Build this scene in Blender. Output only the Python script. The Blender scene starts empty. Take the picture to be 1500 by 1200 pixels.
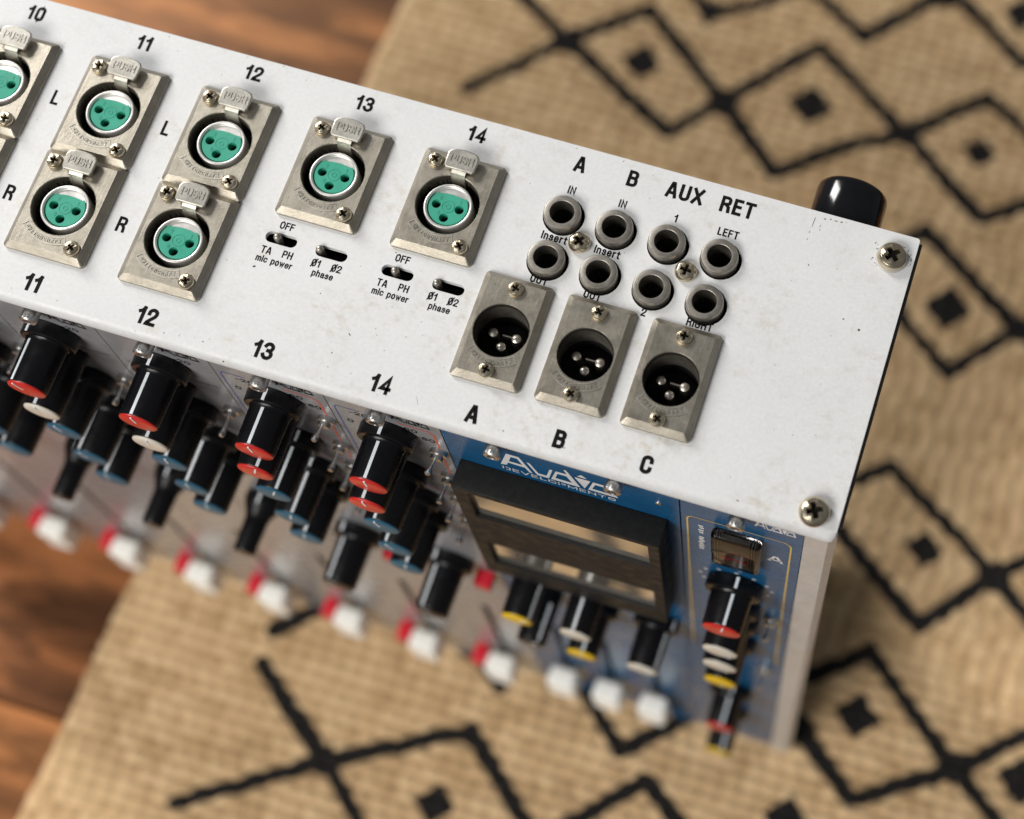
import bpy, bmesh, math, random
import numpy as np
from mathutils import Matrix, Vector

random.seed(7)
SC = bpy.context.scene
COL = SC.collection
S = 0.001                       # everything below is written in millimetres
FLOOR = -399.0                  # mm level of the floor in mixer coordinates (connector panel = 0)
RUGTOP = -395.0
def W(x, y, z): return Vector((x * S, y * S, (z - FLOOR) * S))

# ------------------------------------------------------------------ camera
CAM_C = (104.658, -163.684, 541.638)
CAM_R = ((0.957558, 0.288234, 0.001726), (0.267219, -0.885467, -0.380187), (-0.108054, 0.364513, -0.924908))
F_PX, CX, CY, IW, IH = 2873.31, 1054.556, 401.769, 1500.0, 1200.0
cam_d = bpy.data.cameras.new('camera')
cam = bpy.data.objects.new('camera', cam_d); COL.objects.link(cam)
M = Matrix.Identity(4)
for i in range(3):
    M[i][0] = CAM_R[0][i]; M[i][1] = -CAM_R[1][i]; M[i][2] = -CAM_R[2][i]
cam.matrix_world = Matrix.Translation(W(*CAM_C)) @ M
cam_d.sensor_fit = 'HORIZONTAL'; cam_d.sensor_width = 36.0
cam_d.lens = 36.0 * F_PX / IW
cam_d.shift_x = -(CX - IW / 2) / IW
cam_d.shift_y = (CY - IH / 2) / IW
cam_d.clip_start = 0.01; cam_d.clip_end = 100.0
cam_d.dof.use_dof = True
cam_d.dof.focus_distance = 0.588
cam_d.dof.aperture_fstop = 6.2
SC.camera = cam

# ------------------------------------------------------------------ world and lamps
wd = bpy.data.worlds.new('World'); SC.world = wd; wd.use_nodes = True
bg = wd.node_tree.nodes['Background']
bg.inputs[0].default_value = (0.90, 0.95, 1.0, 1); bg.inputs[1].default_value = 0.16
def area(name, direction, dist, sx, sy, power, color, target=(0, 30, -60)):
    l = bpy.data.lights.new(name, 'AREA'); l.shape = 'RECTANGLE'; l.size = sx; l.size_y = sy
    l.energy = power; l.color = color
    o = bpy.data.objects.new(name, l); COL.objects.link(o)
    d = Vector(direction).normalized(); o.location = W(*target) + d * dist
    o.rotation_euler = d.to_track_quat('Z', 'Y').to_euler()
    return o
area('window_light', (-0.72, 0.46, 0.52), 2.2, 0.5, 0.9, 40, (1.0, 0.985, 0.96))
area('room_light', (-0.38, -0.66, 0.65), 2.4, 1.5, 1.0, 60, (1.0, 0.972, 0.925))
SC.view_settings.view_transform = 'Standard'; SC.view_settings.look = 'None'
SC.view_settings.exposure = 0.0; SC.view_settings.gamma = 1.0
SC.render.engine = 'CYCLES'
SC.cycles.use_denoising = True

# ------------------------------------------------------------------ materials
def srgb(r, g, b):
    f = lambda c: ((c / 255) / 12.92) if c / 255 <= 0.04045 else (((c / 255) + 0.055) / 1.055) ** 2.4
    return (f(r), f(g), f(b))
class NT:
    def __init__(s, name):
        s.m = bpy.data.materials.new(name); s.m.use_nodes = True
        s.t = s.m.node_tree; s.b = s.t.nodes['Principled BSDF']
        s.tc = s.t.nodes.new('ShaderNodeTexCoord'); s.vec = s.tc.outputs['Object']
    def n(s, typ, **kw):
        nd = s.t.nodes.new(typ)
        for k, v in kw.items(): setattr(nd, k, v)
        return nd
    def l(s, a, b): s.t.links.new(a, b)
    def noise(s, scale, detail=4, rough=0.55, vec=None):
        nd = s.n('ShaderNodeTexNoise'); nd.inputs['Scale'].default_value = scale
        nd.inputs['Detail'].default_value = detail; nd.inputs['Roughness'].default_value = rough
        s.l(vec or s.vec, nd.inputs['Vector']); return nd.outputs['Fac']
    def ramp(s, fac, stops):
        nd = s.n('ShaderNodeValToRGB'); e = nd.color_ramp.elements
        while len(e) < len(stops): e.new(0.5)
        for el, (p, c) in zip(e, stops):
            el.position = p; el.color = (c[0], c[1], c[2], 1) if isinstance(c, (tuple, list)) else (c, c, c, 1)
        s.l(fac, nd.inputs[0]); return nd.outputs[0]
    def mix(s, fac, a, b, mode='MIX'):
        nd = s.n('ShaderNodeMix', data_type='RGBA', blend_type=mode)
        if isinstance(fac, (int, float)): nd.inputs[0].default_value = fac
        else: s.l(fac, nd.inputs[0])
        for sock, v in ((nd.inputs[6], a), (nd.inputs[7], b)):
            if isinstance(v, (tuple, list)): sock.default_value = (v[0], v[1], v[2], 1)
            else: s.l(v, sock)
        return nd.outputs[2]
    def math(s, op, a, b=None):
        nd = s.n('ShaderNodeMath', operation=op)
        for i, v in enumerate((a, b)):
            if v is None: continue
            if isinstance(v, (int, float)): nd.inputs[i].default_value = v
            else: s.l(v, nd.inputs[i])
        return nd.outputs[0]
    def mapping(s, scale, vec=None):
        nd = s.n('ShaderNodeMapping'); nd.inputs['Scale'].default_value = scale
        s.l(vec or s.vec, nd.inputs['Vector']); return nd.outputs[0]
    def randomize(s):
        oi = s.n('ShaderNodeObjectInfo'); va = s.n('ShaderNodeVectorMath', operation='ADD')
        mu = s.math('MULTIPLY', oi.outputs['Random'], 7.3)
        s.l(s.vec, va.inputs[0]); s.l(mu, va.inputs[1]); s.vec = va.outputs[0]; return s
    def bump(s, h, strength, dist=0.0003):
        nd = s.n('ShaderNodeBump'); nd.inputs['Strength'].default_value = strength
        nd.inputs['Distance'].default_value = dist; s.l(h, nd.inputs['Height']); s.l(nd.outputs[0], s.b.inputs['Normal'])
    def set(s, **kw):
        for k, v in kw.items():
            sock = s.b.inputs[k.replace('_', ' ')]
            if isinstance(v, (int, float)): sock.default_value = v
            elif isinstance(v, tuple): sock.default_value = (v[0], v[1], v[2], 1)
            else: s.l(v, sock)
        return s
def plain(name, col, rough, metal=0.0, var=0.12, nscale=400, bump=0.15, coat=0.0, ior=1.5):
    m = NT(name).randomize(); f = m.noise(nscale, 5)
    c = m.ramp(f, [(0.3, tuple(x * (1 - var) for x in col)), (0.7, tuple(min(1, x * (1 + var)) for x in col))])
    r = m.ramp(m.noise(nscale * 0.35, 4), [(0.3, max(0.02, rough * 0.75)), (0.75, min(1, rough * 1.3))])
    m.set(Base_Color=c, Roughness=r, Metallic=metal, IOR=ior, Coat_Weight=coat, Coat_Roughness=0.12)
    if bump: m.bump(f, bump, 0.0002)
    return m.m
MT = {}
def make_materials():
    # worn white paint of the connector panel
    m = NT('white_paint'); P = m.vec
    base = m.ramp(m.noise(14, 5, 0.6), [(0.25, (0.635, 0.64, 0.645)), (0.75, (0.70, 0.70, 0.70))])
    fine = m.ramp(m.noise(900, 3), [(0.25, 0.90), (0.75, 1.0)])
    c = m.mix(1.0, base, fine, 'MULTIPLY')
    # grime smudges
    g = m.math('MULTIPLY', m.ramp(m.noise(38, 6, 0.7), [(0.48, 0.0), (0.66, 1.0)]), m.ramp(m.noise(300, 5, 0.75), [(0.46, 0.0), (0.68, 0.6)]))
    c = m.mix(g, c, (0.45, 0.385, 0.29))
    # specks
    vo = m.n('ShaderNodeTexVoronoi'); vo.inputs['Scale'].default_value = 210; m.l(P, vo.inputs['Vector'])
    sel = m.n('ShaderNodeSeparateColor'); m.l(vo.outputs['Color'], sel.inputs[0])
    sp = m.math('MULTIPLY', m.math('LESS_THAN', vo.outputs['Distance'], 0.085), m.math('LESS_THAN', sel.outputs[0], 0.03))
    c = m.mix(sp, c, (0.10, 0.08, 0.06))
    vo2 = m.n('ShaderNodeTexVoronoi'); vo2.inputs['Scale'].default_value = 520; m.l(P, vo2.inputs['Vector'])
    sel2 = m.n('ShaderNodeSeparateColor'); m.l(vo2.outputs['Color'], sel2.inputs[0])
    sp2 = m.math('MULTIPLY', m.math('LESS_THAN', vo2.outputs['Distance'], 0.12), m.math('LESS_THAN', sel2.outputs[1], 0.05))
    c = m.mix(m.math('MULTIPLY', sp2, 0.6), c, (0.25, 0.21, 0.16))
    # faint long scratches
    sc = m.ramp(m.noise(60, 4, 0.6, m.mapping((0.25, 9, 1))), [(0.66, 0.0), (0.72, 1.0)])
    c = m.mix(m.math('MULTIPLY', sc, 0.12), c, (0.45, 0.43, 0.40))
    m.set(Base_Color=c, Roughness=m.ramp(m.noise(90, 4), [(0.3, 0.40), (0.7, 0.55)]), IOR=1.45)
    m.bump(m.noise(1400, 2), 0.10, 0.0001)
    MT['white'] = m.m
    # brushed, tarnished nickel
    def nickel(name, lo, hi, r0, r1, brushed=True, bmp=0.25, pits=0.35):
        m = NT(name).randomize()
        br = m.noise(260, 4, 0.6, m.mapping((6, 0.5, 1)) if brushed else None)
        blot = m.noise(190, 6, 0.65)
        c = m.mix(m.ramp(blot, [(0.35, 0.0), (0.7, 1.0)]), lo, hi)
        c = m.mix(m.ramp(br, [(0.3, 0.22), (0.7, 0.0)]), c, tuple(x * 0.55 for x in lo))
        pit = m.ramp(m.noise(1300, 4, 0.75), [(0.54, 0.0), (0.70, pits)])
        c = m.mix(pit, c, (0.16, 0.14, 0.11))
        m.set(Base_Color=c, Metallic=1.0, Roughness=m.ramp(blot, [(0.3, r0), (0.7, r1)]))
        h = m.math('ADD', m.math('MULTIPLY', br, 0.6), m.noise(1000, 5, 0.7))
        m.bump(h, bmp, 0.00012)
        return m.m
    MT['nickel'] = nickel('satin_nickel', (0.42, 0.38, 0.312), (0.49, 0.448, 0.375), 0.37, 0.47, True, 0.38, 0.36)
    MT['tab'] = nickel('tab_nickel', (0.45, 0.425, 0.375), (0.58, 0.555, 0.50), 0.38, 0.50, False)
    MT['ring'] = plain('shell_nickel', (0.74, 0.72, 0.69), 0.36, 0.75, 0.05, 500, 0.06)
    MT['screw'] = nickel('screw_nickel', (0.58, 0.49, 0.35), (0.76, 0.67, 0.51), 0.20, 0.34, False, 0.15)
    MT['ferrule'] = nickel('ferrule_nickel', (0.33, 0.302, 0.265), (0.46, 0.425, 0.375), 0.40, 0.52, False, 0.3)
    MT['steel'] = plain('bright_steel', (0.60, 0.59, 0.57), 0.34, 1.0, 0.1, 600, 0.1)
    MT['pin'] = plain('contact_silver', (0.50, 0.46, 0.41), 0.38, 1.0, 0.1, 600, 0.1)
    MT['rail'] = plain('rail_aluminium', (0.58, 0.57, 0.56), 0.42, 0.3, 0.08, 250, 0.2)
    MT['green'] = plain('green_plastic', (0.028, 0.30, 0.20), 0.6, 0, 0.10, 260, 0.15)
    MT['greenlow'] = plain('green_relief', (0.03, 0.30, 0.21), 0.5, 0, 0.1, 260, 0)
    MT['black'] = plain('black_plastic', (0.004, 0.004, 0.005), 0.28, 0, 0.2, 500, 0.10, 0.0, 1.32)
    MT['gloss'] = plain('black_gloss', (0.004, 0.004, 0.005), 0.12, 0, 0.2, 300, 0.03, 0.0, 1.45)
    MT['void'] = plain('dark_inside', (0.004, 0.004, 0.004), 0.7, 0, 0.1, 300, 0)
    MT['ink'] = plain('black_ink', (0.004, 0.004, 0.004), 0.85, 0, 0.25, 1500, 0.05, 0.0, 1.25)
    MT['red'] = plain('red_cap', (0.50, 0.022, 0.018), 0.33, 0, 0.08, 500, 0.05)
    MT['redbtn'] = plain('red_button', (0.62, 0.012, 0.03), 0.3, 0, 0.08, 500, 0.05)
    MT['cream'] = plain('cream_cap', (0.62, 0.57, 0.49), 0.38, 0, 0.06, 500, 0.05)
    MT['blue'] = plain('blue_cap', (0.020, 0.098, 0.160), 0.45, 0, 0.08, 500, 0.05)
    MT['yellow'] = plain('yellow_cap', (0.72, 0.47, 0.008), 0.38, 0, 0.08, 500, 0.05)
    MT['line'] = plain('white_line', (0.72, 0.76, 0.80), 0.4, 0, 0.05, 500, 0)
    MT['fader'] = plain('fader_white', (0.92, 0.90, 0.84), 0.4, 0, 0.02, 300, 0.05)
    MT['print'] = plain('print_white', (0.66, 0.66, 0.66), 0.45, 0, 0.1, 900, 0)
    MT['inkblue'] = plain('print_blue', (0.05, 0.08, 0.25), 0.45, 0, 0.1, 900, 0)
    MT['inkred'] = plain('print_red', (0.55, 0.09, 0.05), 0.45, 0, 0.1, 900, 0)
    MT['gold'] = plain('print_gold', (0.60, 0.42, 0.12), 0.4, 0, 0.1, 900, 0)
    MT['grey'] = plain('module_silver', (0.31, 0.312, 0.325), 0.26, 0.2, 0.07, 120, 0.04, 0.15)
    MT['bluepanel'] = plain('module_blue', (0.008, 0.080, 0.190), 0.24, 0, 0.12, 120, 0.04, 0.0, 1.38)
    MT['shell_dark'] = plain('dull_shell', (0.16, 0.145, 0.125), 0.5, 0.7, 0.2, 500, 0.2)
    MT['meter'] = plain('meter_plastic', (0.014, 0.014, 0.014), 0.48, 0, 0.2, 700, 0.12, 0.0, 1.2)
    MT['glass'] = plain('meter_glass', (0.90, 0.84, 0.73), 0.07, 0.9, 0.05, 60, 0.01)
    MT['vinyl'] = plain('black_vinyl', (0.012, 0.012, 0.012), 0.6, 0, 0.3, 900, 0.8)
    MT['case'] = plain('dark_case', (0.03, 0.03, 0.032), 0.5, 0, 0.2, 300, 0.2)
    MT['chip'] = plain('bare_chip', (0.03, 0.027, 0.022), 0.5, 0, 0.4, 900, 0)
    # smoked clear plastic
    m = NT('smoked_lens')
    m.set(Base_Color=(0.34, 0.33, 0.33), Roughness=0.04, Transmission_Weight=1.0, IOR=1.18, Specular_IOR_Level=0.2); MT['lens'] = m.m
make_materials()

# ------------------------------------------------------------------ mesh helpers
def mesh(name, vs, fs, mat, smooth=None, scale=S):
    me = bpy.data.meshes.new(name)
    me.from_pydata([tuple(c * scale for c in v) for v in vs], [], fs); me.update()
    bm = bmesh.new(); bm.from_mesh(me); bmesh.ops.recalc_face_normals(bm, faces=bm.faces); bm.to_mesh(me); bm.free()
    if mat: me.materials.append(MT[mat])
    if smooth is not None:
        me.shade_smooth(); me.set_sharp_from_angle(angle=math.radians(smooth))
    return me
def lathe(profile, seg=32, axis='z', wob=None):
    """closed surface of revolution; profile (r, h)"""
    vs, fs, rings = [], [], []
    for r, h in profile:
        if r < 1e-6: rings.append([len(vs)]); vs.append((0, 0, h))
        else:
            idx = []
            for k in range(seg):
                a = 2 * math.pi * k / seg; rr = r + (wob(k, h) if wob else 0)
                idx.append(len(vs)); vs.append((rr * math.cos(a), rr * math.sin(a), h))
            rings.append(idx)
    for A, B in zip(rings, rings[1:]):
        for k in range(seg):
            k2 = (k + 1) % seg
            if len(A) == 1 and len(B) == 1: continue
            if len(A) == 1: fs.append((A[0], B[k], B[k2]))
            elif len(B) == 1: fs.append((A[k], A[k2], B[0]))
            else: fs.append((A[k], A[k2], B[k2], B[k]))
    if axis == 'y': vs = [(x, -z, y) for x, y, z in vs]     # h runs towards -y (out of the control face)
    if axis == '+y': vs = [(-x, z, y) for x, y, z in vs]
    if axis == 'x': vs = [(z, x, y) for x, y, z in vs]
    return vs, fs
def box(x0, x1, y0, y1, z0, z1, bev=0.0, seg=2):
    bm = bmesh.new()
    bmesh.ops.create_cube(bm, size=1.0)
    for v in bm.verts:
        v.co = Vector((x0 + (v.co.x + .5) * (x1 - x0), y0 + (v.co.y + .5) * (y1 - y0), z0 + (v.co.z + .5) * (z1 - z0)))
    if bev > 0:
        bmesh.ops.bevel(bm, geom=list(bm.edges), offset=bev, segments=seg, affect='EDGES', profile=0.5)
    bm.verts.index_update()
    r = [tuple(v.co) for v in bm.verts], [tuple(v.index for v in f.verts) for f in bm.faces]
    bm.free(); return r
def join(*parts):
    vs, fs = [], []
    for v, f in parts:
        o = len(vs); vs += list(v); fs += [tuple(i + o for i in t) for t in f]
    return vs, fs
def move(vf, dx, dy, dz): return [(x + dx, y + dy, z + dz) for x, y, z in vf[0]], vf[1]
def rot(vf, axis, ang, about=(0, 0, 0)):
    R = Matrix.Rotation(ang, 3, axis); a = Vector(about)
    return [tuple(R @ (Vector(v) - a) + a) for v in vf[0]], vf[1]
def grab(ob):
    COL.objects.link(ob); bpy.context.view_layer.update()
    dg = bpy.context.evaluated_depsgraph_get()
    me = bpy.data.meshes.new_from_object(ob.evaluated_get(dg))
    vs = [tuple(v.co) for v in me.vertices]; fs = [tuple(p.vertices) for p in me.polygons]
    d = ob.data; bpy.data.objects.remove(ob); bpy.data.curves.remove(d); bpy.data.meshes.remove(me)
    return vs, fs
def plate2d(outer, holes=(), z0=0.0, z1=1.0, bev=0.0, flat=False):
    """filled outline with holes; outer/holes given at full size, bevel eats inwards"""
    cu = bpy.data.curves.new('outline', 'CURVE'); cu.dimensions = '2D'; cu.fill_mode = 'FRONT' if flat else 'BOTH'
    for pts in [outer] + list(holes):
        sp = cu.splines.new('POLY'); sp.points.add(len(pts) - 1); sp.use_cyclic_u = True
        for p, (x, y) in zip(sp.points, pts): p.co = (x, y, 0, 1)
    if not flat:
        cu.extrude = max(0.0001, (z1 - z0) / 2 - bev)
        if bev: cu.bevel_depth = bev; cu.bevel_resolution = 1; cu.offset = -bev
    vs, fs = grab(bpy.data.objects.new('outline', cu))
    zc = (z0 + z1) / 2
    return [(x, y, z + zc) for x, y, z in vs], fs
def circle(cx, cy, r, n=32): return [(cx + r * math.cos(2 * math.pi * k / n), cy + r * math.sin(2 * math.pi * k / n)) for k in range(n)]
def rrect(x0, x1, y0, y1, r, n=4):
    pts = []
    for cx, cy, a0 in ((x1 - r, y1 - r, 0), (x0 + r, y1 - r, 90), (x0 + r, y0 + r, 180), (x1 - r, y0 + r, 270)):
        for k in range(n + 1):
            a = math.radians(a0 + 90 * k / n); pts.append((cx + r * math.cos(a), cy + r * math.sin(a)))
    return pts
def poly_strip(pts, w):
    """flat mitred line in the XY plane"""
    n = len(pts); L, R = [], []
    for i in range(n):
        p = Vector(pts[i]); d = Vector((0, 0))
        if i > 0: d += (p - Vector(pts[i - 1])).normalized()
        if i < n - 1: d += (Vector(pts[i + 1]) - p).normalized()
        d.normalize(); nn = Vector((-d.y, d.x)); sc = w / 2
        if 0 < i < n - 1:
            e = (Vector(pts[i + 1]) - p).normalized(); c = abs(nn.dot(Vector((-e.y, e.x)))); sc /= max(0.4, c)
        L.append(p + nn * sc); R.append(p - nn * sc)
    vs = [(a.x, a.y, 0) for a in L] + [(a.x, a.y, 0) for a in R]
    return vs, [(i, i + 1, n + i + 1, n + i) for i in range(n - 1)]
# condensed grotesque lettering drawn as strokes; y 0..1 = cap height, x in cap heights
def _arc(cx, cy, rx, ry, a0, a1, n=8):
    return [(cx + rx * math.cos(math.radians(a0 + (a1 - a0) * k / n)), cy + ry * math.sin(math.radians(a0 + (a1 - a0) * k / n))) for k in range(n + 1)]
def _stad(w, y0, y1, r=None):
    r = r or w / 2; return [(w, (y0 + y1) / 2)] + _arc(w - r, y1 - r, r, r, 0, 90, 5) + _arc(r, y1 - r, r, r, 90, 180, 5) + _arc(r, y0 + r, r, r, 180, 270, 5) + _arc(w - r, y0 + r, r, r, 270, 360, 5) + [(w, (y0 + y1) / 2)]
X_ = 0.70                       # x-height
def _bowl(x0, w, y0, y1, r=0.17): return [(x0, y1)] + _arc(x0 + w - r, y1 - r, r, r, 90, 0, 5) + _arc(x0 + w - r, y0 + r, r, r, 0, -90, 5) + [(x0, y0)]
GL = {
 '0': (.40, [_stad(.40, 0, 1)]), '1': (.22, [[(.0, .74), (.10, .80), (.20, 1)], [(.20, 1), (.20, 0)]]),
 '2': (.40, [[(.0, .70)] + _arc(.20, .78, .20, .22, 180, -20, 10) + [(.36, .58), (.02, .10), (.0, 0), (.40, 0)]]),
 '3': (.42, [_arc(.20, .76, .20, .24, 165, -75, 10) + [(.19, .53)], [(.19, .53)] + _arc(.20, .265, .22, .265, 75, -165, 11)]),
 '4': (.44, [[(.33, 0), (.33, 1), (.0, .26), (.44, .26)]]),
 '6': (.40, [[(.38, .78)] + _arc(.20, .78, .18, .22, 20, 180, 7) + [(.0, .3)] + _arc(.20, .27, .20, .27, 180, 360, 8) + _arc(.20, .32, .20, .26, 0, 170, 8)]),
 '8': (.40, [_stad(.40, 0, .53), [(x + .02, y) for x, y in _stad(.36, .53, 1)]]),
 '9': (.40, [[(.02, .22)] + _arc(.20, .22, .18, .22, 200, 360, 7) + [(.40, .7)] + _arc(.20, .73, .20, .27, 0, 180, 8) + _arc(.20, .68, .20, .26, 180, 350, 8)]),
 'A': (.46, [[(.0, 0), (.19, 1), (.27, 1), (.46, 0)], [(.09, .26), (.37, .26)]]),
 'B': (.41, [[(0, 0), (0, 1), (.1, 1)], _bowl(.08, .31, .54, 1), _bowl(.08, .33, 0, .54), [(0, .54), (.1, .54)], [(0, 0), (.1, 0)]]),
 'C': (.42, [[(.42, .74)] + _arc(.21, .79, .21, .21, 0, 180, 8) + _arc(.21, .21, .21, .21, 180, 360, 8) + [(.42, .26)]]),
 'D': (.42, [[(0, 0), (0, 1), (.1, 1)], _bowl(.08, .34, 0, 1, .2), [(0, 0), (.1, 0)]]),
 'E': (.34, [[(.34, 1), (0, 1), (0, 0), (.34, 0)], [(0, .53), (.30, .53)]]), 'F': (.33, [[(.33, 1), (0, 1), (0, 0)], [(0, .52), (.29, .52)]]),
 'G': (.42, [[(.42, .75)] + _arc(.21, .79, .21, .21, 0, 180, 8) + _arc(.21, .21, .21, .21, 180, 360, 8) + [(.42, .46), (.24, .46)]]),
 'H': (.42, [[(0, 0), (0, 1)], [(.42, 0), (.42, 1)], [(0, .52), (.42, .52)]]), 'I': (.0, [[(0, 0), (0, 1)]]),
 'L': (.32, [[(0, 1), (0, 0), (.32, 0)]]), 'M': (.52, [[(0, 0), (0, 1), (.26, .2), (.52, 1), (.52, 0)]]), 'N': (.42, [[(0, 0), (0, 1), (.42, 0), (.42, 1)]]),
 'O': (.42, [_stad(.42, 0, 1)]), 'P': (.40, [[(0, 0), (0, 1), (.1, 1)], _bowl(.08, .32, .45, 1), [(0, .45), (.1, .45)]]),
 'R': (.41, [[(0, 0), (0, 1), (.1, 1)], _bowl(.08, .32, .50, 1), [(0, .50), (.1, .50)], [(.22, .50), (.38, .3), (.41, 0)]]),
 'S': (.40, [[(.40, .72)] + _arc(.20, .78, .20, .22, 0, 200, 8) + [(.06, .60), (.34, .44)] + _arc(.20, .24, .20, .24, 30, -180, 9) + [(.0, .30)]]),
 'T': (.42, [[(0, 1), (.42, 1)], [(.21, 1), (.21, 0)]]), 'U': (.42, [[(0, 1)] + _arc(.21, .22, .21, .22, 180, 360, 9) + [(.42, 1)]]),
 'V': (.44, [[(0, 1), (.22, 0), (.44, 1)]]), 'W': (.62, [[(0, 1), (.15, 0), (.31, .85), (.47, 0), (.62, 1)]]), 'X': (.46, [[(0, 1), (.46, 0)], [(0, 0), (.46, 1)]]),
 'a': (.34, [[(.01, .54)] + _arc(.17, .54, .16, .16, 170, 0, 6) + [(.33, .12), (.36, 0)], [(.33, .40), (.14, .37)] + _arc(.14, .18, .14, .18, 110, 300, 7) + [(.33, .16)]]),
 'c': (.33, [[(.33, .54)] + _arc(.165, .52, .165, .18, 10, 180, 6) + _arc(.165, .18, .165, .18, 180, 350, 6) + [(.33, .16)]]),
 'e': (.34, [[(.0, .37), (.34, .37)] + _arc(.17, .52, .17, .18, 0, 180, 7) + _arc(.17, .18, .17, .18, 180, 340, 7)]),
 'h': (.33, [[(0, 0), (0, 1)], [(0, .5)] + _arc(.165, .53, .165, .17, 170, 0, 6) + [(.33, 0)]]), 'i': (.0, [[(0, 0), (0, .68)], [(0, .90), (0, .97)]]),
 'm': (.56, [[(0, 0), (0, .70)], [(0, .5)] + _arc(.14, .54, .14, .16, 170, 0, 6) + [(.28, 0)], [(.28, .5)] + _arc(.42, .54, .14, .16, 170, 0, 6) + [(.56, 0)]]),
 'n': (.33, [[(0, 0), (0, .70)], [(0, .5)] + _arc(.165, .53, .165, .17, 170, 0, 6) + [(.33, 0)]]), 'o': (.34, [_stad(.34, 0, .70)]),
 'p': (.34, [[(0, -.28), (0, .70)], [(0, .5)] + _arc(.17, .52, .17, .18, 170, 0, 6) + _arc(.17, .18, .17, .18, 0, -170, 6) + [(0, .2)]]),
 'r': (.20, [[(0, 0), (0, .70)], [(0, .46), (.07, .62), (.20, .68)]]),
 's': (.32, [[(.31, .50)] + _arc(.16, .54, .15, .16, 10, 190, 6) + [(.06, .42), (.26, .31)] + _arc(.16, .17, .16, .17, 30, -170, 7)]),
 't': (.22, [[(.09, .90), (.09, .12), (.13, .02), (.22, .0)], [(0, .68), (.22, .68)]]), 'w': (.48, [[(0, .70), (.12, 0), (.24, .62), (.36, 0), (.48, .70)]]),
 '-': (.26, [[(0, .45), (.26, .45)]]), '\u00d8': (.42, [_stad(.42, 0, 1), [(-.06, -.14), (.48, 1.14)]]), ' ': (.22, []),
}
_tc = {}
def text2d(s, h, wide=1.0, bold=0.15, space=0.13):
    """flat lettering centred on the origin, cap height h mm; bold = stroke weight in cap heights"""
    key = (s, h, wide, bold, space)
    if key in _tc: return _tc[key]
    x = 0.0; ps = []; k = 0
    for ch in s:
        w, st = GL[ch]
        for ln in st:
            closed = math.dist(ln[0], ln[-1]) < 1e-6
            q = [(x + px * wide + bold / 2, bold / 2 + py * (1 - bold)) for px, py in ln]
            if not closed:
                for e, f in ((0, 1), (-1, -2)):
                    d = math.dist(q[e], q[f]) or 1; q[e] = (q[e][0] + (q[e][0] - q[f][0]) / d * bold / 2, q[e][1] + (q[e][1] - q[f][1]) / d * bold / 2)
            else: q = q + [q[1]]
            v, f = poly_strip(q, bold); ps.append(([(a, b, 0.0015 * (k % 5)) for a, b, _ in v], f)); k += 1
        x += w * wide + bold + space * (1 if ch != ' ' else 0.3)
    tot = x - space
    vs, fs = join(*ps)
    vs = [((px - tot / 2) * h, (py - 0.5) * h, pz * h) for px, py, pz in vs]
    _tc[key] = (vs, fs); return vs, fs
def to_face(vf, y):      # XY drawing -> control face (x, z), seen from -y
    return [(x, y - zz, z) for x, z, zz in vf[0]], [tuple(reversed(f)) for f in vf[1]]

# ------------------------------------------------------------------ objects
def empty(name, loc): o = bpy.data.objects.new(name, None); COL.objects.link(o); o.location = loc; o.empty_display_size = 0.02; return o
def obj(name, me, parent=None, rel=(0, 0, 0), label=None, kind=None, rotation=None):
    o = bpy.data.objects.new(name, me); COL.objects.link(o)
    o.location = Vector(rel) * S
    if rotation: o.rotation_euler = rotation
    if parent is not None: o.parent = parent
    if label: o['label'] = label
    if kind: o['kind'] = kind
    return o

# ================================================================== floor
floor = obj('wood_floor', mesh('wood_floor', *box(-1400, 1400, -1400, 1600, -30, -6), 'case'), None, (0, 0, 0))
floor['kind'] = 'structure'
def wood(name, tint):
    m = NT(name).randomize()
    v = m.mapping((1.0, 5.0, 1.0)); w = m.noise(7, 3, 0.5, v)
    va = m.n('ShaderNodeVectorMath', operation='ADD'); m.l(v, va.inputs[0]); m.l(m.math('MULTIPLY', w, 0.35), va.inputs[1])
    big = m.noise(5.5, 6, 0.6, va.outputs[0]); grain = m.noise(60, 6, 0.65, m.mapping((0.8, 12, 1)))
    c = m.ramp(big, [(0.34, tuple(x * 0.16 for x in tint)), (0.46, tuple(x * 0.42 for x in tint)), (0.55, tint), (0.68, tuple(x * 1.45 for x in tint))])
    c = m.mix(m.ramp(grain, [(0.35, 0.45), (0.6, 0.0)]), c, tuple(x * 0.35 for x in tint))
    m.set(Base_Color=c, Roughness=m.ramp(grain, [(0.3, 0.38), (0.7, 0.52)]), IOR=1.4, Specular_IOR_Level=0.25); m.bump(grain, 0.1, 0.0003)
    return m.m
wm = [wood('wood_red', (0.42, 0.165, 0.056)), wood('wood_tan', (0.48, 0.20, 0.070)), wood('wood_dark', (0.34, 0.128, 0.046))]
plank_me = []
for w_ in wm:
    me = mesh('plank', *box(-300, 300, -43.6, 43.6, -6, 0, 0.8, 1), None); me.materials.append(w_); plank_me.append(me)
k = 0
for row in range(-9, 15):
    for c_ in range(-2, 2):
        y = -146 + row * 88; x = c_ * 601 + (row * 217) % 600 - 40
        if -800 < x < 700 and -620 < y < 1000:
            obj('plank', plank_me[(row * 5 + c_ * 3) % 3], floor, (x, y, random.uniform(-0.25, 0)), rotation=(0, 0, 0)); k += 1

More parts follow.
